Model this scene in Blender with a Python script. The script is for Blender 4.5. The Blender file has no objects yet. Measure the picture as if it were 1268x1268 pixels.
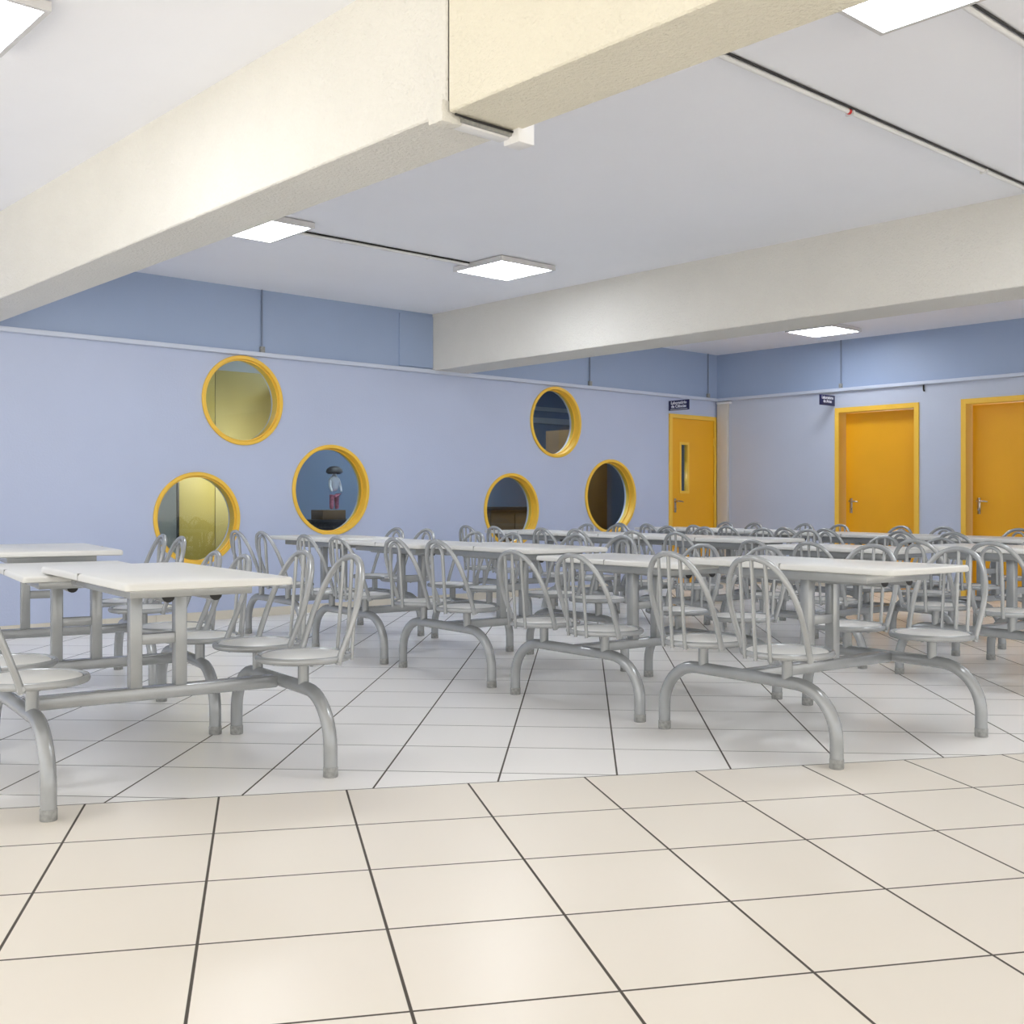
import bpy, bmesh, math, random
from mathutils import Vector, Matrix
random.seed(7)
C = bpy.context.scene.collection
SC = bpy.context.scene
PI = math.pi

# ------------------------------------------------------------------ materials
def srgb(r, g, b):
    f = lambda c: (c/255/12.92) if c/255 <= .04045 else ((c/255+.055)/1.055)**2.4
    return (f(r), f(g), f(b), 1)

def new_mat(name):
    m = bpy.data.materials.new(name); m.use_nodes = True
    nt = m.node_tree
    return m, nt, nt.nodes['Principled BSDF']

def plain(name, col, rough=.5, metal=0, bump=0, scale=200, vary=0, vscale=8, spec=.5):
    m, nt, b = new_mat(name)
    N, L = nt.nodes, nt.links
    b.inputs['Base Color'].default_value = col
    b.inputs['Roughness'].default_value = rough
    b.inputs['Metallic'].default_value = metal
    b.inputs['Specular IOR Level'].default_value = spec
    tc = N.new('ShaderNodeTexCoord')
    if vary:
        n = N.new('ShaderNodeTexNoise'); n.inputs['Scale'].default_value = vscale; n.inputs['Detail'].default_value = 4
        L.new(tc.outputs['Object'], n.inputs['Vector'])
        mr = N.new('ShaderNodeMapRange'); mr.inputs['From Min'].default_value = .3; mr.inputs['From Max'].default_value = .7
        mr.inputs['To Min'].default_value = 1-vary; mr.inputs['To Max'].default_value = 1+vary*.3
        L.new(n.outputs['Fac'], mr.inputs['Value'])
        mx = N.new('ShaderNodeMix'); mx.data_type = 'RGBA'; mx.blend_type = 'MULTIPLY'; mx.inputs[0].default_value = 1
        mx.inputs[6].default_value = col
        L.new(mr.outputs['Result'], mx.inputs[7]); L.new(mx.outputs[2], b.inputs['Base Color'])
    if bump:
        n2 = N.new('ShaderNodeTexNoise'); n2.inputs['Scale'].default_value = scale; n2.inputs['Detail'].default_value = 3
        L.new(tc.outputs['Object'], n2.inputs['Vector'])
        bp = N.new('ShaderNodeBump'); bp.inputs['Strength'].default_value = bump; bp.inputs['Distance'].default_value = .01
        L.new(n2.outputs['Fac'], bp.inputs['Height']); L.new(bp.outputs['Normal'], b.inputs['Normal'])
    return m

def emit(name, col, s):
    m, nt, b = new_mat(name)
    b.inputs['Base Color'].default_value = (.8, .8, .8, 1)
    b.inputs['Emission Color'].default_value = col
    b.inputs['Emission Strength'].default_value = s
    return m

def glass_mat():
    m = bpy.data.materials.new('window_glass'); m.use_nodes = True
    nt = m.node_tree; N, L = nt.nodes, nt.links
    N.clear()
    o = N.new('ShaderNodeOutputMaterial'); mix = N.new('ShaderNodeMixShader')
    tr = N.new('ShaderNodeBsdfTransparent'); gl = N.new('ShaderNodeBsdfGlossy'); fr = N.new('ShaderNodeFresnel')
    tr.inputs['Color'].default_value = (.86, .9, .9, 1)
    gl.inputs['Roughness'].default_value = .01; fr.inputs['IOR'].default_value = 1.5
    geo = N.new('ShaderNodeNewGeometry')
    L.new(math_node(nt, 'MULTIPLY', fr.outputs[0], math_node(nt, 'SUBTRACT', 1.0, geo.outputs['Backfacing'])), mix.inputs[0]); L.new(tr.outputs[0], mix.inputs[1]); L.new(gl.outputs[0], mix.inputs[2])
    L.new(mix.outputs[0], o.inputs[0])
    return m

def math_node(nt, op, a, b=None, c=None):
    n = nt.nodes.new('ShaderNodeMath'); n.operation = op
    for i, v in enumerate((a, b, c)):
        if v is None: continue
        if isinstance(v, (int, float)): n.inputs[i].default_value = v
        else: nt.links.new(v, n.inputs[i])
    return n.outputs[0]

def floor_mat():
    m, nt, b = new_mat('floor_tiles')
    N, L = nt.nodes, nt.links
    M = lambda *a: math_node(nt, *a)
    tc = N.new('ShaderNodeTexCoord'); sp = N.new('ShaderNodeSeparateXYZ')
    L.new(tc.outputs['Object'], sp.inputs[0])
    X, Y = sp.outputs[0], sp.outputs[1]
    def dot(vx, vy, off, T):                 # (x*vx+y*vy-off)/T
        return M('DIVIDE', M('SUBTRACT', M('ADD', M('MULTIPLY', X, vx), M('MULTIPLY', Y, vy)), off), T)
    ax, ay, bx, by, px, py, t = .49467017, .86908079, .86908079, -.49467017, 1.49046245, 3.83245785, .45
    i = dot(bx, by, px*bx+py*by, t)
    j = dot(-ax, -ay, -(px*ax+py*ay), t)
    T = .4482990
    k = dot(.69492024, -.71908683, -1.6603132, T)
    q = dot(.71908683, .69492024, 4.2818475, T)
    fg = M('GREATER_THAN', j, 0.0)
    def line(v, w):                          # 1 on the grout
        fr = M('FRACT', v); d = M('MINIMUM', fr, M('SUBTRACT', 1.0, fr))
        mr = N.new('ShaderNodeMapRange'); mr.inputs['From Min'].default_value = w*.4; mr.inputs['From Max'].default_value = w*.6
        mr.inputs['To Min'].default_value = 1; mr.inputs['To Max'].default_value = 0
        L.new(d, mr.inputs['Value']); return mr.outputs[0]
    gf = M('MAXIMUM', line(i, .0170), line(j, .0165))
    gr = M('MAXIMUM', line(k, .0165), line(q, .0135))
    bord = M('LESS_THAN', M('ABSOLUTE', j), .007)
    mixf = lambda a, c: M('ADD', M('MULTIPLY', fg, a), M('MULTIPLY', M('SUBTRACT', 1.0, fg), c))
    g = M('MAXIMUM', mixf(gf, gr), bord)
    # tile to tile variation
    cb = N.new('ShaderNodeCombineXYZ')
    L.new(mixf(M('FLOOR', i), M('ADD', M('FLOOR', k), 40.0)), cb.inputs[0]); L.new(mixf(M('FLOOR', j), M('FLOOR', q)), cb.inputs[1])
    wn = N.new('ShaderNodeTexWhiteNoise'); wn.noise_dimensions = '2D'; L.new(cb.outputs[0], wn.inputs['Vector'])
    ns = N.new('ShaderNodeTexNoise'); ns.inputs['Scale'].default_value = 2.5; ns.inputs['Detail'].default_value = 5
    L.new(tc.outputs['Object'], ns.inputs['Vector'])
    val = M('ADD', M('MULTIPLY', wn.outputs['Value'], .02), M('ADD', M('MULTIPLY', ns.outputs['Fac'], .02), .96))
    mc = N.new('ShaderNodeMix'); mc.data_type = 'RGBA'
    L.new(fg, mc.inputs[0]); mc.inputs[6].default_value = srgb(*ROOM_TILE); mc.inputs[7].default_value = srgb(*FRONT_TILE)
    mm = N.new('ShaderNodeMix'); mm.data_type = 'RGBA'; mm.blend_type = 'MULTIPLY'; mm.inputs[0].default_value = 1
    L.new(mc.outputs[2], mm.inputs[6]); L.new(val, mm.inputs[7])
    mg = N.new('ShaderNodeMix'); mg.data_type = 'RGBA'
    L.new(g, mg.inputs[0]); L.new(mm.outputs[2], mg.inputs[6]); mg.inputs[7].default_value = srgb(74, 68, 60)
    L.new(mg.outputs[2], b.inputs['Base Color'])
    ro = M('ADD', M('MULTIPLY', g, .5), M('ADD', M('MULTIPLY', ns.outputs['Fac'], .04), .27))
    L.new(ro, b.inputs['Roughness'])
    bp = N.new('ShaderNodeBump'); bp.inputs['Strength'].default_value = .35; bp.inputs['Distance'].default_value = .002
    L.new(M('SUBTRACT', 1.0, g), bp.inputs['Height']); L.new(bp.outputs['Normal'], b.inputs['Normal'])
    return m

def wall_mat(name, low, high, zsplit):
    m, nt, b = new_mat(name)
    N, L = nt.nodes, nt.links
    tc = N.new('ShaderNodeTexCoord'); sp = N.new('ShaderNodeSeparateXYZ'); L.new(tc.outputs['Object'], sp.inputs[0])
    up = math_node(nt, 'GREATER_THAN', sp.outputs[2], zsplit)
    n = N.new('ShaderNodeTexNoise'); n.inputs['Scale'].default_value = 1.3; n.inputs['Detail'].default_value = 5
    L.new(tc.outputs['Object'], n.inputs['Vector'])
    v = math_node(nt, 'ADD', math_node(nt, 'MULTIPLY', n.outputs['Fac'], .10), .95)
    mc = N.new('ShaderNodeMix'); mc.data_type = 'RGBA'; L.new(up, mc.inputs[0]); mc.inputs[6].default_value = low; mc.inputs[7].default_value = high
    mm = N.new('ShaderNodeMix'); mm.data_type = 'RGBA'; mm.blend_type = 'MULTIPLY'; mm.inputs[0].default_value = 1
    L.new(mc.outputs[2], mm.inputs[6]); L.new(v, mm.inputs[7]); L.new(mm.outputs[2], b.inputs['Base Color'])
    b.inputs['Roughness'].default_value = .45
    n2 = N.new('ShaderNodeTexNoise'); n2.inputs['Scale'].default_value = 60; L.new(tc.outputs['Object'], n2.inputs['Vector'])
    bp = N.new('ShaderNodeBump'); bp.inputs['Strength'].default_value = .12; bp.inputs['Distance'].default_value = .01
    L.new(n2.outputs['Fac'], bp.inputs['Height']); L.new(bp.outputs['Normal'], b.inputs['Normal'])
    return m

ROOM_TILE = (246, 244, 241)
FRONT_TILE = (237, 230, 218)
M_floor = floor_mat()
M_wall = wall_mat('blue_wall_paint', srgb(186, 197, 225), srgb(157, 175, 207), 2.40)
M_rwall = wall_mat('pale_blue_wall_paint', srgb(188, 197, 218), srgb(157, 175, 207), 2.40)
M_ceil = plain('white_ceiling_paint', srgb(245, 247, 255), .8, bump=.06, scale=40, vary=.02, vscale=1.5)
M_beam = plain('white_stucco', srgb(222, 221, 217), .75, bump=.9, scale=70, vary=.03, vscale=3)
M_cream = plain('cream_stucco', srgb(223, 219, 205), .75, bump=.9, scale=70, vary=.03, vscale=3)
M_trunk = plain('pale_blue_trunking', srgb(204, 213, 232), .45)
M_cond = plain('grey_blue_conduit', srgb(120, 132, 156), .5)
M_white = plain('white_plastic', srgb(225, 226, 230), .4)
M_black = plain('black_plastic', srgb(22, 22, 24), .5)
M_red = plain('red_tape', srgb(200, 40, 40), .5)
M_yellow = plain('yellow_enamel', srgb(243, 197, 72), .38, vary=.03, vscale=3)
M_door = plain('orange_yellow_enamel', srgb(236, 172, 22), .38, vary=.03, vscale=3)
M_metal = plain('grey_enamelled_steel', srgb(168, 171, 173), .24, metal=.35, vary=.10, vscale=9, spec=.6)
M_foot = plain('scuffed_grey_steel', srgb(158, 159, 157), .5, vary=.3, vscale=60)
M_top = plain('white_laminate', srgb(217, 217, 214), .35, vary=.02, vscale=5)
M_seat = plain('off_white_seat_laminate', srgb(212, 212, 209), .35, vary=.03, vscale=8)
M_tile = plain('beige_skirting_tile', srgb(214, 208, 194), .3)
M_beige = plain('beige_paint', srgb(200, 196, 190), .6)
M_chrome = plain('worn_chrome', srgb(190, 180, 165), .25, metal=1)
M_navy = plain('navy_plastic', srgb(14, 16, 74), .4)
M_letter = plain('white_lettering', srgb(235, 238, 248), .5)
M_glass = glass_mat()
M_olive = plain('olive_yellow_board', srgb(190, 172, 88), .5, vary=.08, vscale=2)
M_olive2 = plain('pale_olive_board', srgb(204, 188, 122), .5, vary=.08, vscale=2)
M_lab = plain('laboratory_blue_paint', srgb(124, 142, 168), .6)
M_pale = plain('pale_grey_blue_paint', srgb(190, 198, 205), .6)
M_brown = plain('brown_wood', srgb(112, 86, 52), .5, vary=.15, vscale=6)
M_dark = plain('dark_worktop', srgb(34, 33, 34), .4)
M_cloth = plain('white_cloth', srgb(236, 236, 240), .7)
M_pink = plain('pink_striped_cloth', srgb(205, 120, 140), .7, vary=.5, vscale=40)
M_lampcase = plain('lamp_casing', srgb(205, 205, 208), .4)
LAMP = emit('lamp_diffuser', (.93, .96, 1, 1), 14.0)
LAB_FILL = emit('laboratory_fill_diffuser', (.85, .93, 1, 1), 30.0)  # glow of the lamps added in the laboratory
STORE_FILL = emit('store_fill_diffuser', (1, .98, .93, 1), 24.0)  # glow of the lamps added in the room behind the screen

# ------------------------------------------------------------------ mesh helpers
def finish(bm, name, mat, smooth=True):
    bmesh.ops.recalc_face_normals(bm, faces=bm.faces)
    me = bpy.data.meshes.new(name); bm.to_mesh(me); bm.free()
    if mat: me.materials.append(mat)
    if smooth:
        for p in me.polygons: p.use_smooth = True
        me.set_sharp_from_angle(angle=math.radians(38))
    return me

def obj(name, bm, mat, parent=None, smooth=True):
    me = bm if isinstance(bm, bpy.types.Mesh) else finish(bm, name, mat, smooth)
    o = bpy.data.objects.new(name, me); C.objects.link(o)
    if parent is not None: o.parent = parent
    return o

def tag(o, label=None, cat=None, group=None, kind=None):
    if label: o['label'] = label
    if cat: o['category'] = cat
    if group: o['group'] = group
    if kind: o['kind'] = kind
    return o

def struct(name, bm, mat, parent=None, smooth=False):
    o = obj(name, bm, mat, parent, smooth)
    if parent is None: o['kind'] = 'structure'
    return o

def empty(name, loc, rz=0):
    o = bpy.data.objects.new(name, None); C.objects.link(o); o.location = loc; o.rotation_euler = (0, 0, rz)
    o.empty_display_size = .2
    return o

def box(bm, x0, x1, y0, y1, z0, z1, bev=0, seg=2):
    r = bmesh.ops.create_cube(bm, size=1)
    vs = r['verts']
    for v in vs:
        v.co = Vector((x0 if v.co.x < 0 else x1, y0 if v.co.y < 0 else y1, z0 if v.co.z < 0 else z1))
    if bev:
        es = list({e for v in vs for e in v.link_edges})
        bmesh.ops.bevel(bm, geom=es, offset=bev, segments=seg, profile=.5, affect='EDGES')
    return bm

def nbox(*a, **k): return box(bmesh.new(), *a, **k)

def tube(bm, pts, r, n=12, caps=True, flat=None):
    pts = [Vector(p) for p in pts]
    tans = []
    for i in range(len(pts)):
        a = pts[max(i-1, 0)]; b = pts[min(i+1, len(pts)-1)]; tans.append((b-a).normalized())
    t = tans[0]; ref = Vector((0, 0, 1)) if abs(t.z) < .9 else Vector((1, 0, 0))
    u = t.cross(ref).normalized(); rings = []
    for i, p in enumerate(pts):
        t = tans[i]; u = (u - t*u.dot(t)).normalized(); w = t.cross(u)
        rr = r[i] if isinstance(r, (list, tuple)) else r
        rings.append([bm.verts.new(p + (u*math.cos(2*PI*k/n) + w*math.sin(2*PI*k/n))*rr) for k in range(n)])
    for a, b in zip(rings, rings[1:]):
        for k in range(n):
            bm.faces.new((a[k], a[(k+1) % n], b[(k+1) % n], b[k]))
    if caps:
        bm.faces.new(rings[0][::-1]); bm.faces.new(rings[-1])
    return bm

def lathe(bm, prof, n=40, M=None, closed=False):
    """prof: (r, z) list turned about z"""
    rings = []
    for r, z in prof:
        if r < 1e-6: rings.append([bm.verts.new((0, 0, z))])
        else: rings.append([bm.verts.new((r*math.cos(2*PI*k/n), r*math.sin(2*PI*k/n), z)) for k in range(n)])
    pairs = list(zip(rings, rings[1:])) + ([(rings[-1], rings[0])] if closed else [])
    for a, b in pairs:
        for k in range(n):
            k2 = (k+1) % n
            if len(a) == 1 and len(b) == 1: continue
            if len(a) == 1: bm.faces.new((a[0], b[k2], b[k]))
            elif len(b) == 1: bm.faces.new((a[k], a[k2], b[0]))
            else: bm.faces.new((a[k], a[k2], b[k2], b[k]))
    if M is not None: bmesh.ops.transform(bm, matrix=M, verts=bm.verts)
    return bm

def smooth_curve(pts, n=6):
    """Catmull-Rom through the points"""
    P = [Vector(p) for p in pts]; P = [P[0]*2-P[1]] + P + [P[-1]*2-P[-2]]; out = []
    for i in range(1, len(P)-2):
        for k in range(n):
            t = k/n; a, b, c, d = P[i-1], P[i], P[i+1], P[i+2]
            out.append(.5*((2*b)+(c-a)*t+(2*a-5*b+4*c-d)*t*t+(3*b-3*c+d-a)*t**3))
    out.append(P[-2]); return out

def sheet(outline, holes, thick, M, name, mat):
    """a plate with holes: outline and holes in 2D, given thickness, placed by M"""
    cu = bpy.data.curves.new(name, 'CURVE'); cu.dimensions = '2D'; cu.fill_mode = 'BOTH'; cu.extrude = thick/2
    for poly in [outline]+holes:
        s = cu.splines.new('POLY'); s.points.add(len(poly)-1); s.use_cyclic_u = True
        for p, (x, y) in zip(s.points, poly): p.co = (x, y, 0, 1)
    o = bpy.data.objects.new(name, cu); C.objects.link(o)
    bpy.context.view_layer.update()
    dg = bpy.context.evaluated_depsgraph_get()
    me = bpy.data.meshes.new_from_object(o.evaluated_get(dg))
    bpy.data.objects.remove(o); bpy.data.curves.remove(cu)
    me.transform(M); me.materials.clear(); me.materials.append(mat)
    return me

def circle(cx, cy, r, n=64): return [(cx+r*math.cos(2*PI*k/n), cy+r*math.sin(2*PI*k/n)) for k in range(n)]
def rect(x0, x1, y0, y1): return [(x0, y0), (x1, y0), (x1, y1), (x0, y1)]

# ------------------------------------------------------------------ the setting (x along the back wall, y towards it)
T, S, HC = 9.10, 11.99, 3.006           # back wall, right wall, ceiling
WIN = [(4.983, 1.976, .408), (5.932, 1.168, .438), (4.536, .905, .412), (8.979, 1.972, .408), (8.290, .965, .408), (9.906, 1.120, .448)]
struct('floor', nbox(-3.2, S+.2, -6, T+.1, -.1, 0), M_floor)
struct('ceiling', nbox(-2.6, S+.2, -5, T+.1, HC, HC+.12), M_ceil)

# back wall with its round openings and the doorway
Mb = Matrix(((1, 0, 0, 0), (0, 0, -1, T+.075), (0, 1, 0, 0), (0, 0, 0, 1)))
D1 = (10.99, 11.955, 2.18)
out = [(-2.6, 0), (D1[0]+.01, 0), (D1[0]+.01, D1[2]-.01), (D1[1]-.01, D1[2]-.01), (D1[1]-.01, 0), (S+.15, 0), (S+.15, HC), (-2.6, HC)]
struct('wall_back', sheet(out, [circle(x, z, r-.03) for x, z, r in WIN], .15, Mb, 'wall_back', M_wall), None)
# right wall with two doorways
Mr = Matrix(((0, 0, 1, S+.085), (1, 0, 0, 0), (0, 1, 0, 0), (0, 0, 0, 1)))
D2 = (6.26, 7.333, 2.19); D3 = (4.69, 5.766, 2.19)
out = [(-5, 0)]
for a, b, z in (D3, D2): out += [(a+.01, 0), (a+.01, z-.01), (b-.01, z-.01), (b-.01, 0)]
out += [(T, 0), (T, HC), (-5, HC)]
struct('wall_right', sheet(out, [], .17, Mr, 'wall_right', M_rwall), None)

# beams
def beam(name, x0, x1, z0=2.42):
    bm = nbox(x0, x1, -5, T, z0, HC+.01, bev=.006, seg=1)
    struct(name, bm, M_beam)
struct('trim_1', nbox(2.465, 2.785, 3.047, T, 2.42, HC+.01, bev=.006, seg=1), M_beam)
struct('trim_5', nbox(2.465, 2.785, -5, 3.037, 2.42, HC+.01, bev=.006, seg=1), M_cream)
beam('trim_2', 7.17, 7.62)
struct('trim_3', nbox(6.74, 7.17, T-.02, T+.01, 2.44, HC-.03, bev=.004), M_wall)      # shallow pad on the wall left of the beam

# skirting tiles
bm = bmesh.new()
x = -2.6
while x < D1[0]-.01:
    box(bm, x+.0015, min(x+.45, D1[0])-.0015, T-.012, T, 0, .078); x += .45
struct('baseboard_back', bm, M_tile)
bm = bmesh.new()
for a, b in ((D2[1], T-.012), (D3[1], D2[0]), (-5, D3[0])):
    y = b
    while y > a+.01:
        box(bm, S-.012, S, max(y-.45, a)+.0015, y-.0015, 0, .078); y -= .45
struct('baseboard_right', bm, M_tile)

# round windows
def make_window(i, x, z, r, dp=.075):
    M = Matrix.Translation((x, T, z)) @ Matrix.Rotation(PI/2, 4, 'X')      # +z of the lathe points out into the hall
    prof = [(r-.034, -.12), (r-.034, .014), (r-.03, .018), (r-.005, .018), (r, .014), (r, .001), (r-.03, .001), (r-.03, -.12)]
    w = struct('window_%d' % i, lathe(bmesh.new(), prof, 72, M, True), M_yellow, smooth=True)
    bead = [(r-.046, -dp), (r-.046, -dp+.012), (r-.0355, -dp+.012), (r-.0355, -dp)]
    obj('glazing_bead', lathe(bmesh.new(), bead, 72, M, True), M_yellow, w)
    bm = bmesh.new(); lathe(bm, [(0, -dp-.004), (r-.037, -dp-.004), (r-.037, -dp), (0, -dp)], 72, M)
    obj('glass_pane', bm, M_glass, w, smooth=False)
for i, a in enumerate(WIN): make_window(i+1, *a, dp=.018 if i in (0, 2) else .065)

# doors
def lever(name, parent, M):
    bm = bmesh.new()
    box(bm, -.02, .02, -.012, 0, -.10, .08, bev=.006)
    tube(bm, [(0, 0, .045), (0, -.05, .045)], .011, 10)
    tube(bm, smooth_curve([(0, -.045, .045), (.03, -.052, .045), (.075, -.052, .042), (.115, -.045, .036)], 4), [.011]*5+[.010]*5+[.008]*3, 10)
    tube(bm, [(0, -.005, -.05), (0, -.022, -.05)], .012, 10)
    bmesh.ops.transform(bm, matrix=M, verts=bm.verts)
    return obj(name, bm, M_chrome, parent)

# door on the back wall with a slit window
leaf = sheet(rect(11.045, 11.905, .01, 2.125), [rect(11.235, 11.365, 1.197, 1.795)], .04,
             Matrix(((1, 0, 0, 0), (0, 0, -1, T+.02), (0, 1, 0, 0), (0, 0, 0, 1))), 'door_1', M_door)
d = struct('door_1', leaf, None)
fr = sheet([(D1[0], 0), (D1[0]+.055, 0), (D1[0]+.055, 2.128), (D1[1]-.047, 2.128), (D1[1]-.047, 0), (D1[1], 0), (D1[1], D1[2]), (D1[0], D1[2])], [], .14,
           Matrix(((1, 0, 0, 0), (0, 0, -1, T+.05), (0, 1, 0, 0), (0, 0, 0, 1))), 'door_frame', M_yellow)
obj('door_frame', fr, None, d)
tr = sheet(rect(11.205, 11.395, 1.165, 1.827), [rect(11.237, 11.363, 1.199, 1.793)], .055,
           Matrix(((1, 0, 0, 0), (0, 0, -1, T+.02), (0, 1, 0, 0), (0, 0, 0, 1))), 'window_trim', M_yellow)
obj('window_trim', tr, None, d)
obj('glass_pane', nbox(11.236, 11.364, T+.018, T+.022, 1.198, 1.794), M_glass, d, smooth=False)
lever('door_handle', d, Matrix.Translation((11.11, T, 1.02)))
for z in (.35, 1.1, 1.85):
    obj('hinge', tube(bmesh.new(), [(11.907, T-.004, z-.05), (11.907, T-.004, z+.05)], .009, 8), M_yellow, d)

# two recessed doors on the right wall
def side_door(i, y0, y1, zt):
    w = .06
    leaf = nbox(S+.135, S+.17, y0+w, y1-w, .01, zt-w, bev=.003)
    d = struct('door_%d' % i, leaf, M_door)
    fr = sheet([(y0, 0), (y0+w-.004, 0), (y0+w-.004, zt-w+.004), (y1-w+.004, zt-w+.004), (y1-w+.004, 0), (y1, 0), (y1, zt), (y0, zt)], [], .20,
               Matrix(((0, 0, 1, S+.082), (1, 0, 0, 0), (0, 1, 0, 0), (0, 0, 0, 1))), 'door_frame', M_yellow)
    obj('door_frame', fr, None, d)
    Mh = Matrix.Translation((S+.135, y1-w-.075, 1.02)) @ Matrix.Rotation(-PI/2, 4, 'Z')
    lever('door_handle', d, Mh)
    for z in (.35, 1.1, 1.85):
        obj('hinge', tube(bmesh.new(), [(S+.132, y0+w+.004, z-.05), (S+.132, y0+w+.004, z+.05)], .009, 8), M_yellow, d)
side_door(2, *D2)
side_door(3, *D3)

# cable trunking round the walls, just under the beams
t = obj('cable_trunking', nbox(-2.6, S-.002, T-.05, T-.001, 2.387, 2.425, bev=.003), M_trunk)
tag(t, 'long pale blue cable trunking along the wall of round windows', 'trunking')
t = obj('cable_trunking', nbox(S-.05, S-.001, -5, T-.052, 2.387, 2.425, bev=.003), M_trunk)
tag(t, 'pale trunking along the wall above the two recessed yellow doors', 'trunking')
t = obj('corner_trunking', nbox(S-.05, S-.001, 8.90, T-.034, .08, 2.345, bev=.004), M_beige)
tag(t, 'wide beige vertical trunking box in the corner beside the slit-window door', 'trunking')
obj('top_cap', nbox(S-.062, S-.0005, 8.86, T-.034, 2.346, 2.375, bev=.004), M_white, t)

# thin drop conduits above the trunking
def drop(x, y, ax, label, z0=2.427):
    n = Vector((0, -1, 0)) if ax == 'b' else Vector((-1, 0, 0))
    p = Vector((x, y, 0)) + n*.013
    o = obj('drop_conduit', tube(bmesh.new(), [p+Vector((0, 0, z0+.05)), p+Vector((0, 0, HC))], .0075, 8), M_cond)
    tag(o, label, 'conduit', 'thin drop conduits above the trunking')
    q = p + n*.004
    bm = nbox(q.x-.022, q.x+.022, q.y-.016, q.y+.016, z0, z0+.055, bev=.004)
    obj('elbow_box', bm, M_foot, o)
    return o
drop(5.17, T, 'b', 'thin vertical conduit on the blue wall above the topmost left round window')
drop(9.53, T, 'b', 'thin vertical conduit right of the far beam, between two round windows')
drop(11.78, T, 'b', 'thin vertical conduit above the yellow door with the slit window')
drop(S, 7.25, 'r', 'thin vertical conduit above the first recessed yellow door')
bm = bmesh.new()
tube(bm, smooth_curve([(S-.016, 6.20, 2.384), (S-.016, 6.20, 2.33), (S-.022, 6.19, 2.315), (S-.03, 6.19, 2.325)], 4), .009, 8)
tag(obj('wall_hook', bm, M_black), 'small black hook hanging under trunking between the two recessed doors', 'hook')

# signs standing out from the walls
def sign(text, M, label, uline):
    s = obj('door_sign', nbox(0, .325, -.006, .006, 0, .125, bev=.002), M_navy)
    s.matrix_world = M; tag(s, label, 'sign')
    for side in (-1, 1):
        cu = bpy.data.curves.new('lettering', 'FONT'); cu.body = text; cu.size = .052; cu.align_x = 'CENTER'; cu.space_line = .85; cu.extrude = .0006
        cu.offset = .0012
        o = bpy.data.objects.new('tmp', cu); C.objects.link(o); bpy.context.view_layer.update()
        me = bpy.data.meshes.new_from_object(o.evaluated_get(bpy.context.evaluated_depsgraph_get()))
        bpy.data.objects.remove(o)
        if side < 0: me.transform(Matrix.Translation((.163, -.0066, .078)) @ Matrix.Rotation(PI/2, 4, 'X'))
        else: me.transform(Matrix.Translation((.163, .0066, .078)) @ Matrix.Rotation(PI, 4, 'Z') @ Matrix.Rotation(PI/2, 4, 'X'))
        me.materials.clear(); me.materials.append(M_letter)
        l = obj('lettering', me, None, s)
        if uline: obj('rule', nbox(.03, .30, side*.0066-.0006, side*.0066+.0006, .012, .017), M_letter, s)
sign('Laborat\u00f3rio\nde Ci\u00eancias', Matrix.Translation((10.995, T-.001, 2.213)) @ Matrix.Rotation(-PI/2, 4, 'Z'),
     'navy blade sign reading Laborat\u00f3rio de Ci\u00eancias above the slit-window door', True)
sign('Laborat\u00f3rio\nde Artes', Matrix.Translation((S-.326, 7.345, 2.216)),
     'navy blade sign reading Laborat\u00f3rio de Artes beside the recessed yellow door', False)

# ceiling lamps
def lamp(x, y, label, w=.6, mat=LAMP, group=None):
    r = empty('ceiling_light', (x, y, HC)); tag(r, label, 'ceiling light', group)
    a = w/2
    bm = bmesh.new()
    for (x0, x1, y0, y1) in ((-a, a, -a, -a+.022), (-a, a, a-.022, a), (-a, -a+.022, -a+.022, a-.022), (a-.022, a, -a+.022, a-.022)):
        box(bm, x0, x1, y0, y1, -.045, -.006)
    box(bm, -a+.02, a-.02, -a+.02, a-.02, -.012, -.006)
    obj('frame', bm, M_lampcase, r, smooth=False)
    obj('spacer', nbox(-a+.05, a-.05, -a+.05, a-.05, -.006, -.0005), M_black, r, smooth=False)
    obj('diffuser', nbox(-a+.022, a-.022, -a+.022, a-.022, -.043, -.0125), mat, r, smooth=False)
    return r
lamp(1.28, 4.70, 'square ceiling light cut off at the top left of the photo')
lamp(3.90, 2.06, 'square ceiling light cut off at the top right, touching the near beam')
lamp(3.90, 6.95, 'square ceiling light peeping out from behind the near beam')
lamp(6.14, 6.83, 'square ceiling light hanging fully in view just before the far beam')
lamp(11.0, 6.88, 'square ceiling light in the far bay above the yellow doors')
lamp(6.14, 2.06, 'added unseen square ceiling light in the middle bay beyond the right edge of the photo')  # this one and the two below are added out of view for lighting
lamp(8.85, 6.88, 'added square ceiling light, unseen behind the far beam')
lamp(8.85, 2.06, 'added unseen square ceiling light in the far bay beyond the right edge of the photo')

# ceiling conduits
def conduit(x0, x1, y, label, marks=()):
    z = HC-.018
    bm = bmesh.new(); tube(bm, [(x0, y, z), (x1, y, z)], .0135, 10)
    o = obj('ceiling_conduit', bm, M_white); tag(o, label, 'conduit')
    n = max(2, int((x1-x0)/1.1))
    for k in range(n):
        xx = x0+(k+.5)*(x1-x0)/n
        obj('saddle_clip', nbox(xx-.008, xx+.008, y-.022, y+.022, z-.017, HC), M_white, o)
    obj('gap_shadow', tube(bmesh.new(), [(x0, y-.021, HC-.008), (x1, y-.021, HC-.008)], .006, 6), M_black, o)  # dark strip standing in for the shaded gap beside the conduit
    for m in marks:
        obj('red_band', tube(bmesh.new(), [(m, y, z), (m+.03, y, z)], .0145, 10), M_red, o)
    return o
conduit(2.79, 7.165, 2.96, 'white ceiling conduit with a red band, from the near beam to the right', (4.95,))
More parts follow.
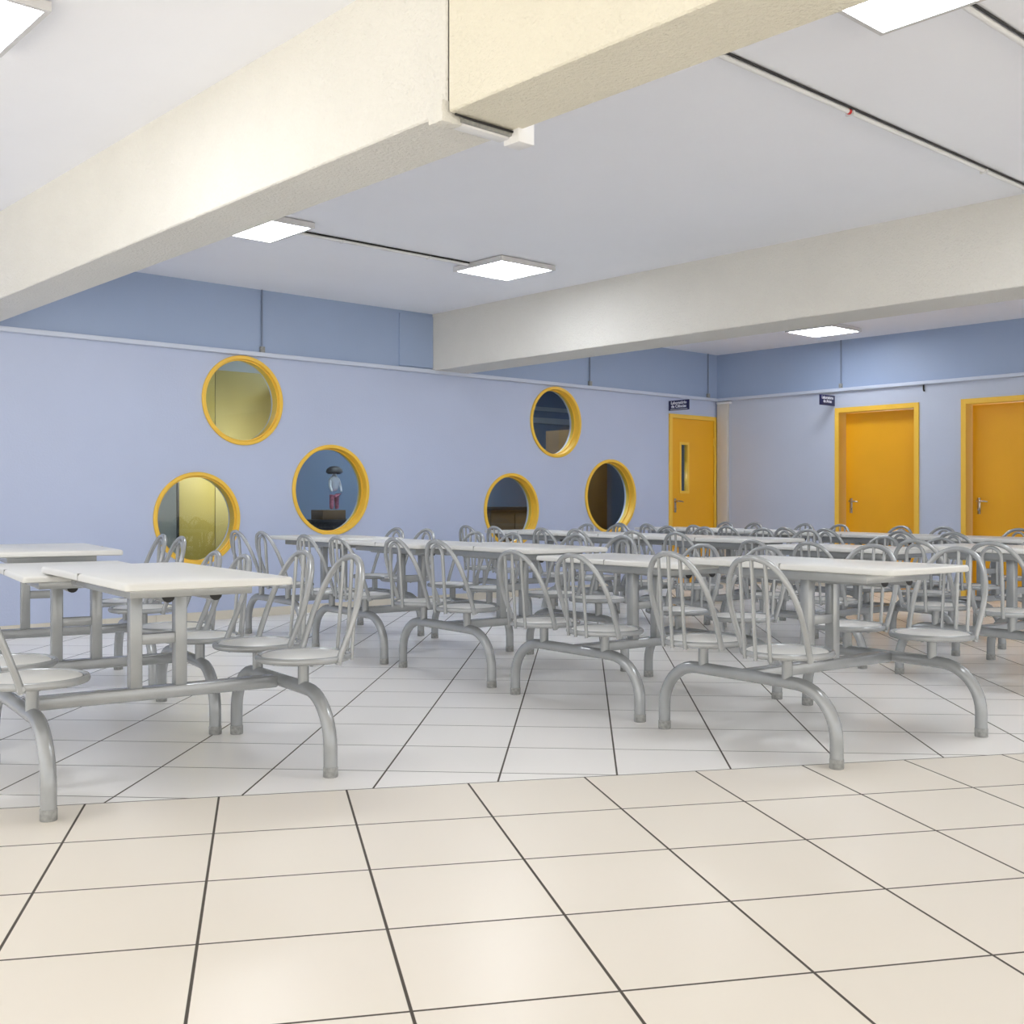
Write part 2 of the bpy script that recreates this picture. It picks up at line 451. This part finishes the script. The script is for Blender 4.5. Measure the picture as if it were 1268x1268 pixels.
conduit(4.22, 7.165, 2.03, 'white ceiling conduit running right from the cut-off lamp at top right')
conduit(4.21, 5.83, 6.93, 'thin white conduit joining the two ceiling lights near the blue wall')

# trunking that crosses the underside of the near beam
r = empty('beam_trunking', (2.465, 3.04, 2.42)); tag(r, 'broken white cable trunking wrapped under the near beam at its joint', 'trunking')
obj('elbow_cover', nbox(-.022, .07, .004, .085, -.032, .045, bev=.006), M_beam, r)
obj('cover', nbox(.07, .30, .004, .06, -.03, -.001, bev=.004), M_white, r)
bm = nbox(.06, .30, -.012, .003, -.022, -.001); obj('open_channel', bm, M_foot, r)
obj('wire', tube(bmesh.new(), [(.02, -.017, -.006), (.12, -.02, -.010), (.30, -.017, -.008)], .004, 6), M_black, r)
obj('end_cover', nbox(.295, .375, -.05, .035, -.05, .06, bev=.005), M_white, r)
struct('trim_4', nbox(2.474, 2.776, 3.0372, 3.0468, 2.43, HC), M_black)

# ------------------------------------------------------------------ rooms seen through the round windows
TB = T+.15
struct('wall_store_left', nbox(3.3, 3.38, TB, 12.6, 0, HC), M_pale)
struct('wall_store_back', nbox(3.385, 5.945, 11.5, 11.56, 0, HC), M_pale)
struct('reflection_band_1', nbox(6.0, 14.5, 12.56, 12.599, 2.49, 2.55, bev=.004), M_pale)  # pale strip made for a band reflected in the window glass
struct('reflection_band_2', nbox(6.0, 14.5, 12.56, 12.599, 2.29, 2.38, bev=.004), M_pale)  # second pale strip, also for the reflection in the glass
struct('wall_between', nbox(5.95, 5.99, 10.02, 12.598, 0, HC), M_pale)
struct('wall_laboratory_back', nbox(3.3, 14.6, 12.6, 12.68, 0, HC), M_lab)
struct('wall_laboratory_right', nbox(14.52, 14.6, TB, 12.6, 0, HC), M_lab)
struct('floor_laboratory', nbox(3.3, 14.6, T+.1, 12.68, -.1, 0), M_dark)
struct('ceiling_laboratory', nbox(3.3, 14.6, T+.1, 12.68, HC, HC+.12), M_ceil)
struct('wall_laboratory_front', nbox(S+.17, 14.6, T-.01, TB, 0, HC), M_lab)
sc = empty('folding_screen', (4.772, 9.95, 0)); tag(sc, 'olive yellow folding screen behind the two left round windows', 'screen')
obj('panel', nbox(0, .372, 0, .025, .02, 2.345, bev=.003), M_olive, sc)
obj('panel', nbox(.378, 1.17, 0, .025, .02, 2.345, bev=.003), M_olive2, sc)
bm = nbox(0, .86, -.012, .012, .02, 2.345, bev=.003)
bmesh.ops.transform(bm, matrix=Matrix.Translation((.70, -.69, 0)) @ Matrix.Rotation(math.atan2(.69, .48), 4, 'Z'), verts=bm.verts)
obj('panel', bm, M_olive2, sc)  # slanted panel added to block light between this room and the laboratory
obj('edge_strip', nbox(-.016, 0, -.002, .027, .02, 2.345), M_dark, sc)
lamp(4.3, 10.9, 'added unseen square lamp on the ceiling of the room behind the folding screen', .6, STORE_FILL)  # lamp added out of sight to brighten this room
r = empty('fill_light', (5.12, TB, 1.36)); tag(r, 'wall light added to brighten the folding screen, unseen on the hidden side of the blue wall', 'fill light')  # added lamp, out of sight, that brightens the folding screen
obj('frame', nbox(-.30, .30, 0, .03, -.09, .09, bev=.004), M_lampcase, r)
obj('diffuser', nbox(-.28, .28, .03, .045, -.07, .07, bev=.004), STORE_FILL, r)
lamp(6.75, 9.85, 'added unseen lamp on the laboratory ceiling over the figurine', .6, LAB_FILL)  # laboratory lamps from here on are added to brighten the window views
lamp(9.6, 9.80, 'added unseen lamp on the laboratory ceiling before the brown bench', .6, LAB_FILL)
lamp(9.4, 11.6, 'added unseen lamp on the laboratory ceiling behind the brown bench', .6, LAB_FILL)

def cabinet(name, x0, x1, y0, y1, z1, label, mat, top=True, doors=2):
    r = empty(name, ((x0+x1)/2, (y0+y1)/2, 0)); tag(r, label, 'cabinet')
    w = (x1-x0)/2; d = (y1-y0)/2
    obj('body', nbox(-w, w, -d+.02, d, .06, z1-.04), mat, r, smooth=False)
    obj('plinth', nbox(-w+.02, w-.02, -d+.05, d-.02, 0, .06), M_dark, r, smooth=False)
    if top: obj('worktop', nbox(-w-.01, w+.01, -d-.02, d, z1-.04, z1, bev=.004), M_dark, r)
    for k in range(doors):
        a = -w+2*w*k/doors
        dd = obj('door', nbox(a+.006, a+2*w/doors-.006, -d, -d+.02, .08, z1-.08, bev=.003), mat, r)
        obj('knob', tube(bmesh.new(), [(a+.06, -d, z1*.6), (a+.06, -d-.025, z1*.6)], .012, 8), M_chrome, dd)
    return r
cabinet('laboratory_bench', 8.55, 9.75, 10.2, 10.8, .995, 'brown laboratory bench with dark worktop seen low through the round window', M_brown, doors=3)
cabinet('tall_cabinet', 10.42, 11.04, 10.2, 10.75, 2.05, 'tall brown cabinet seen through the round window nearest the slit-window door', M_brown, False, 1)
cabinet('laboratory_counter', 6.3, 7.6, 10.3, 10.9, .86, 'dark low counter under the figurine behind the dark left round window', M_dark, doors=3)
tag(obj('brown_box', nbox(6.63, 6.93, 10.34, 10.58, .86, .965, bev=.004), M_brown), 'low brown box under the figurine behind the round window', 'box')

# figurine on the box
f = empty('figurine', (6.845, 10.44, .965)); tag(f, 'small figurine in white top and pink trousers behind the dark round window', 'figurine')
def skinned(name, verts, edges, radii, mat, parent):
    me = bpy.data.meshes.new(name); me.from_pydata(verts, edges, [])
    o = bpy.data.objects.new(name, me); C.objects.link(o)
    sk = o.modifiers.new('s', 'SKIN'); sb = o.modifiers.new('u', 'SUBSURF'); sb.levels = 1; sb.render_levels = 1
    for v, rr in zip(me.skin_vertices[0].data, radii): v.radius = (rr, rr*.8)
    me.skin_vertices[0].data[0].use_root = True
    bpy.context.view_layer.update()
    m2 = bpy.data.meshes.new_from_object(o.evaluated_get(bpy.context.evaluated_depsgraph_get()))
    bpy.data.objects.remove(o)
    m2.materials.clear(); m2.materials.append(mat)
    for p in m2.polygons: p.use_smooth = True
    return obj(name, m2, None, parent)
skinned('body', [(0, 0, .20), (0, 0, .28), (0, 0, .345), (0, 0, .385), (0, 0, .43), (-.055, 0, .34), (-.07, -.02, .26), (-.06, -.05, .20), (.055, 0, .34), (.07, -.02, .26), (.06, -.05, .20)],
        [(0, 1), (1, 2), (2, 3), (3, 4), (2, 5), (5, 6), (6, 7), (2, 8), (8, 9), (9, 10)],
        [.05, .052, .05, .02, .036, .022, .018, .014, .022, .018, .014], M_cloth, f)
skinned('trousers', [(0, 0, .205), (-.03, 0, .15), (-.033, .004, .08), (-.035, 0, .005), (.03, 0, .15), (.033, .004, .08), (.035, 0, .005)],
        [(0, 1), (1, 2), (2, 3), (0, 4), (4, 5), (5, 6)], [.053, .034, .03, .028, .034, .03, .028], M_pink, f)
obj('hair', lathe(bmesh.new(), [(0, .49), (.05, .482), (.085, .455), (.095, .42), (.07, .40), (.03, .405), (0, .41)], 20), M_black, f)

# ------------------------------------------------------------------ canteen table units
def arc(cy, cz, r, a0, a1, n=10):
    return [(0, cy+r*math.cos(a0+(a1-a0)*k/n), cz+r*math.sin(a0+(a1-a0)*k/n)) for k in range(n+1)]

def shift(pts, dx): return [(p[0]+dx, p[1], p[2]) for p in pts]

def arch_mesh():
    R = .20; zc = .307-R
    pts = [(0, -.48, .0), (0, -.48, zc)] + arc(-.48+R, zc, R, PI, PI/2)[1:] + [(0, -.1, .308), (0, .1, .308)] + arc(.48-R, zc, R, PI/2, 0) + [(0, .48, 0)]
    return finish(tube(bmesh.new(), pts, .0265, 16), 'arch_leg', M_metal)

def foot_mesh(y):
    return finish(lathe(bmesh.new(), [(0, 0), (.0275, 0), (.0285, .003), (.0285, .036), (.0275, .038), (0, .038)], 16, Matrix.Translation((0, y, 0))), 'foot_cap', M_foot)

def hoop_x(z): return .068 + (.216-.068)*max(0, (z-.42))/.40

HZ = [(.172, .412), (.175, .46), (.180, .54), (.179, .615), (.166, .685), (.140, .746), (.097, .795), (.046, .818), (0, .824)]
def hoop_pts():
    left = [(hoop_x(z), -y, z) for y, z in HZ]; right = [(hoop_x(z), y, z) for y, z in HZ[:-1]][::-1]
    return smooth_curve(left+right, 5)
def hoop_z(y):
    y = abs(y)
    for (y0, z0), (y1, z1) in zip(HZ[::-1], HZ[::-1][1:]):
        if y0 <= y <= y1 and z1 > .6: return z0+(z1-z0)*(y-y0)/(y1-y0)
    return .8

def seat_parts(variant):
    """meshes of one seat about its own centre, backrest towards +x"""
    P = {}
    bm = bmesh.new(); lathe(bm, [(0, .428), (.164, .428), (.166, .432), (.165, .439), (.160, .4415), (0, .4425)], 48); P['seat'] = finish(bm, 'seat', M_seat)
    bm = bmesh.new(); pr = [(.1805+.0115*math.cos(a*2*PI/12), .4315+.0135*math.sin(a*2*PI/12)) for a in range(12)]
    lathe(bm, pr, 48, None, True); lathe(bm, [(0, .424), (.172, .424), (.172, .428), (0, .428)], 48)
    for a in range(6):                                   # screw tips under the rim
        an = a*PI/3+.3; box(bm, .15*math.cos(an)-.005, .15*math.cos(an)+.005, .15*math.sin(an)-.005, .15*math.sin(an)+.005, .412, .425)
    P['rim'] = finish(bm, 'rim', M_metal)
    bm = bmesh.new(); tube(bm, [(0, 0, .318), (0, 0, .42)], .0225, 14); box(bm, -.05, .05, -.05, .05, .416, .4245, bev=.002); P['stem'] = finish(bm, 'stem', M_metal)
    bm = bmesh.new(); tube(bm, hoop_pts(), .0128, 10)
    for s in (-1, 1): tube(bm, [(.062, s*.165, .428), (.068, s*.185, .428)], .009, 8)
    P['hoop'] = finish(bm, 'hoop', M_metal)
    P['rods'] = []
    if variant == 'A':
        for y in (-.066, 0, .066):
            bm = bmesh.new(); xb = math.sqrt(.192**2-y*y); zt = hoop_z(y)
            tube(bm, [(xb, y, .412), (xb+(hoop_x(zt)-xb)*.3, y, .53), (hoop_x(zt), y, zt)], .0083, 8)
            P['rods'].append(('spindle', finish(bm, 'spindle', M_metal)))
    else:
        r = .056; zc = .799-r; bm = bmesh.new()
        xs = lambda z: .186+(.211-.186)*(z-.4)/.4
        pts = [(xs(.412), -r, .412), (xs(.55), -r, .55), (xs(zc), -r, zc)] + [(xs(zc+r*math.sin(a)), -r*math.cos(a), zc+r*math.sin(a)) for a in [PI*k/12 for k in range(1, 12)]] + [(xs(zc), r, zc), (xs(.55), r, .55), (xs(.412), r, .412)]
        tube(bm, pts, .0105, 10); P['rods'].append(('inner_loop', finish(bm, 'inner_loop', M_metal)))
    return P

ARCH, FOOTA, FOOTB = arch_mesh(), foot_mesh(-.48), foot_mesh(.48)
AX = .51                                                 # the arches stand this far either side of the table's middle
BAR = finish(nbox(-AX+.02, AX-.02, -.036, .036, .282, .330, bev=.008), 'base_bar', M_metal)
CROSS = finish(nbox(-.065, .065, -.019, .019, .495, .537, bev=.004), 'crossbar', M_metal)
UPR = finish(nbox(-.0245, .0245, -.026, .026, .325, .72, bev=.009), 'upright', M_metal)
RAIL = finish(tube(bmesh.new(), [(0, -.40, .712), (0, .40, .712)], .024, 14), 'support_tube', M_metal)
CAPS = [finish(tube(bmesh.new(), [(0, s*.40, .712), (0, s*.4035, .712)], .0235, 14), 'end_cap', M_black) for s in (-1, 1)]
APRON = finish(nbox(-.225, .225, -.41, .41, .708, .749, bev=.004), 'apron', M_metal)
SEATS = {v: seat_parts(v) for v in 'AB'}

def top_mesh(w, l):
    bm = bmesh.new(); a, b = w/2, l/2; r = .022; n = 5
    out = []
    for cx, cy, a0 in ((a-r, b-r, 0), (-a+r, b-r, PI/2), (-a+r, -b+r, PI), (a-r, -b+r, 1.5*PI)):
        for k in range(n+1): out.append((cx, cy, a0+PI/2*k/n))
    rings = []
    for dr, z in ((r-.006, .7495), (r, .753), (r+.0, .768), (r-.003, .774), (r-.009, .7775)):
        rings.append([bm.verts.new((cx+dr*math.cos(t), cy+dr*math.sin(t), z)) for cx, cy, t in out])
    m = len(out)
    for p, q in zip(rings, rings[1:]):
        for k in range(m): bm.faces.new((p[k], p[(k+1) % m], q[(k+1) % m], q[k]))
    bm.faces.new(rings[0][::-1]); bm.faces.new(rings[-1])
    return finish(bm, 'tabletop', M_top)
TOPS = {}
JOINT = finish(nbox(-.0075, .0075, -.0022, .0022, .752, .7783), 'edge_joint', M_foot)

def add(name, me, parent, loc=None, rz=0):
    o = bpy.data.objects.new(name, me); C.objects.link(o); o.parent = parent
    if loc: o.location = loc
    if rz: o.rotation_euler = (0, 0, rz)
    return o

def unit(x, y, slope, zs, variant, w, l, label, twist=(0, 0, 0, 0)):
    r = empty('canteen_table', (x, y, 0), -math.atan(slope)); r.scale = (1, 1, zs)
    tag(r, label, 'canteen table', 'canteen tables with four attached seats')
    key = (w, l)
    if key not in TOPS: TOPS[key] = top_mesh(w, l)
    tt = add('tabletop', TOPS[key], r); add('apron', APRON, r)
    for sx in (-1, 1): add('edge_joint', JOINT, tt, (sx*(w/2-.006), 0, 0))
    for s in (-1, 1):
        add('upright', UPR, r, (s*.0875, 0, 0))
        rail = add('support_tube', RAIL, r, (s*.0875, 0, 0))
        for c in CAPS: add('end_cap', c, rail)
    add('crossbar', CROSS, r); add('base_bar', BAR, r)
    i = 0
    for s in (-1, 1):
        leg = add('arch_leg', ARCH, r, (s*AX, 0, 0))
        add('foot_cap', FOOTA, leg); add('foot_cap', FOOTB, leg)
        for yy in (-.235, .235):
            P = SEATS[variant]
            st = add('seat', P['seat'], r, (s*AX, yy, 0), (0 if s > 0 else PI)+math.radians(twist[i])); i += 1
            for k in ('rim', 'stem', 'hoop'): add(k, P[k], st)
            for n, me in P['rods']: add(n, me, st)
    return r

W1, L1 = .60, 1.14
unit(1.89, 4.13, .125, 1.0, 'A', .60, 1.24, 'canteen table at the front left, four seats around its white top')
unit(1.97, 5.17, .19, .955, 'A', .62, 1.14, 'canteen table tucked behind the front left one, its top slightly lower')
unit(2.25, 6.42, .21, 1.02, 'B', .66, 1.20, 'canteen table at the far left edge, last of the left row')
unit(4.45, 2.80, .104, 1.0, 'A', .56, 1.14, 'canteen table nearest the camera on the right, front of the middle row')
unit(4.57, 3.95, .075, .96, 'A', W1, L1, 'canteen table directly behind the nearest right-hand one, slightly lower')
unit(4.70, 5.15, .095, 1.0, 'B', W1, L1, 'third canteen table of the middle row, in the centre of the photo')
unit(4.78, 6.30, .09, .99, 'A', W1, L1, 'fourth canteen table of the middle row, below the dark round window')
unit(4.88, 7.45, .09, 1.0, 'B', W1, L1, 'last canteen table of the middle row, nearest the blue wall')
unit(6.80, 2.91, .10, 1.0, 'B', W1, L1, 'front canteen table under the far beam, cut off by the right edge')
unit(6.92, 4.12, .11, .955, 'A', W1, L1, 'second canteen table from the front in the row under the far beam')
unit(7.05, 5.30, .12, 1.0, 'A', W1, L1, 'third canteen table of the row under the far beam')
unit(7.20, 6.45, .13, 1.0, 'B', W1, L1, 'fourth canteen table of the row under the far beam')
unit(7.35, 7.62, .13, 1.0, 'A', W1, L1, 'canteen table below the rightmost pair of round windows by the wall')
unit(8.55, 3.90, .20, 1.0, 'B', W1, L1, 'canteen table before the rightmost recessed yellow door')
unit(8.82, 5.10, .22, 1.0, 'B', W1, L1, 'canteen table before the first recessed yellow door')
unit(9.10, 6.30, .22, 1.0, 'A', W1, L1, 'third canteen table of the farthest row, before the pale wall')
unit(9.38, 7.50, .22, 1.0, 'B', W1, L1, 'canteen table in front of the slit-window door in the far corner')

# ------------------------------------------------------------------ light
w = bpy.data.worlds.new('World'); SC.world = w; w.use_nodes = True
nt = w.node_tree; bg = nt.nodes['Background']
tc = nt.nodes.new('ShaderNodeTexCoord'); sp = nt.nodes.new('ShaderNodeSeparateXYZ'); nt.links.new(tc.outputs['Generated'], sp.inputs[0])
mr = nt.nodes.new('ShaderNodeMapRange'); mr.inputs['From Min'].default_value = -.04; mr.inputs['From Max'].default_value = .04
nt.links.new(sp.outputs[2], mr.inputs['Value'])
mw = nt.nodes.new('ShaderNodeMix'); mw.data_type = 'RGBA'; nt.links.new(mr.outputs[0], mw.inputs[0])
mw.inputs[6].default_value = (2.3, 2.12, 1.75, 1)       # sunlit ground of the yard outside
mw.inputs[7].default_value = (1.25, 1.24, 1.22, 1)      # bright hazy sky
nt.links.new(mw.outputs[2], bg.inputs[0]); bg.inputs[1].default_value = 1.0

# ------------------------------------------------------------------ camera
cam = bpy.data.cameras.new('Camera'); co = bpy.data.objects.new('Camera', cam); C.objects.link(co)
co.location = (0, 0, 1.0447)
co.rotation_euler = (PI/2, 0, -(PI/2-math.radians(48.22095)))
cam.sensor_width = 36; cam.lens = 1374.706/1268*36
cam.shift_x = (634-620.18)/1268; cam.shift_y = -(634-622.6)/1268
cam.clip_start = .05
SC.camera = co
SC.view_settings.view_transform = 'Standard'; SC.view_settings.look = 'None'
SC.view_settings.exposure = .40; SC.view_settings.gamma = 1; SC.view_settings.use_curve_mapping = False
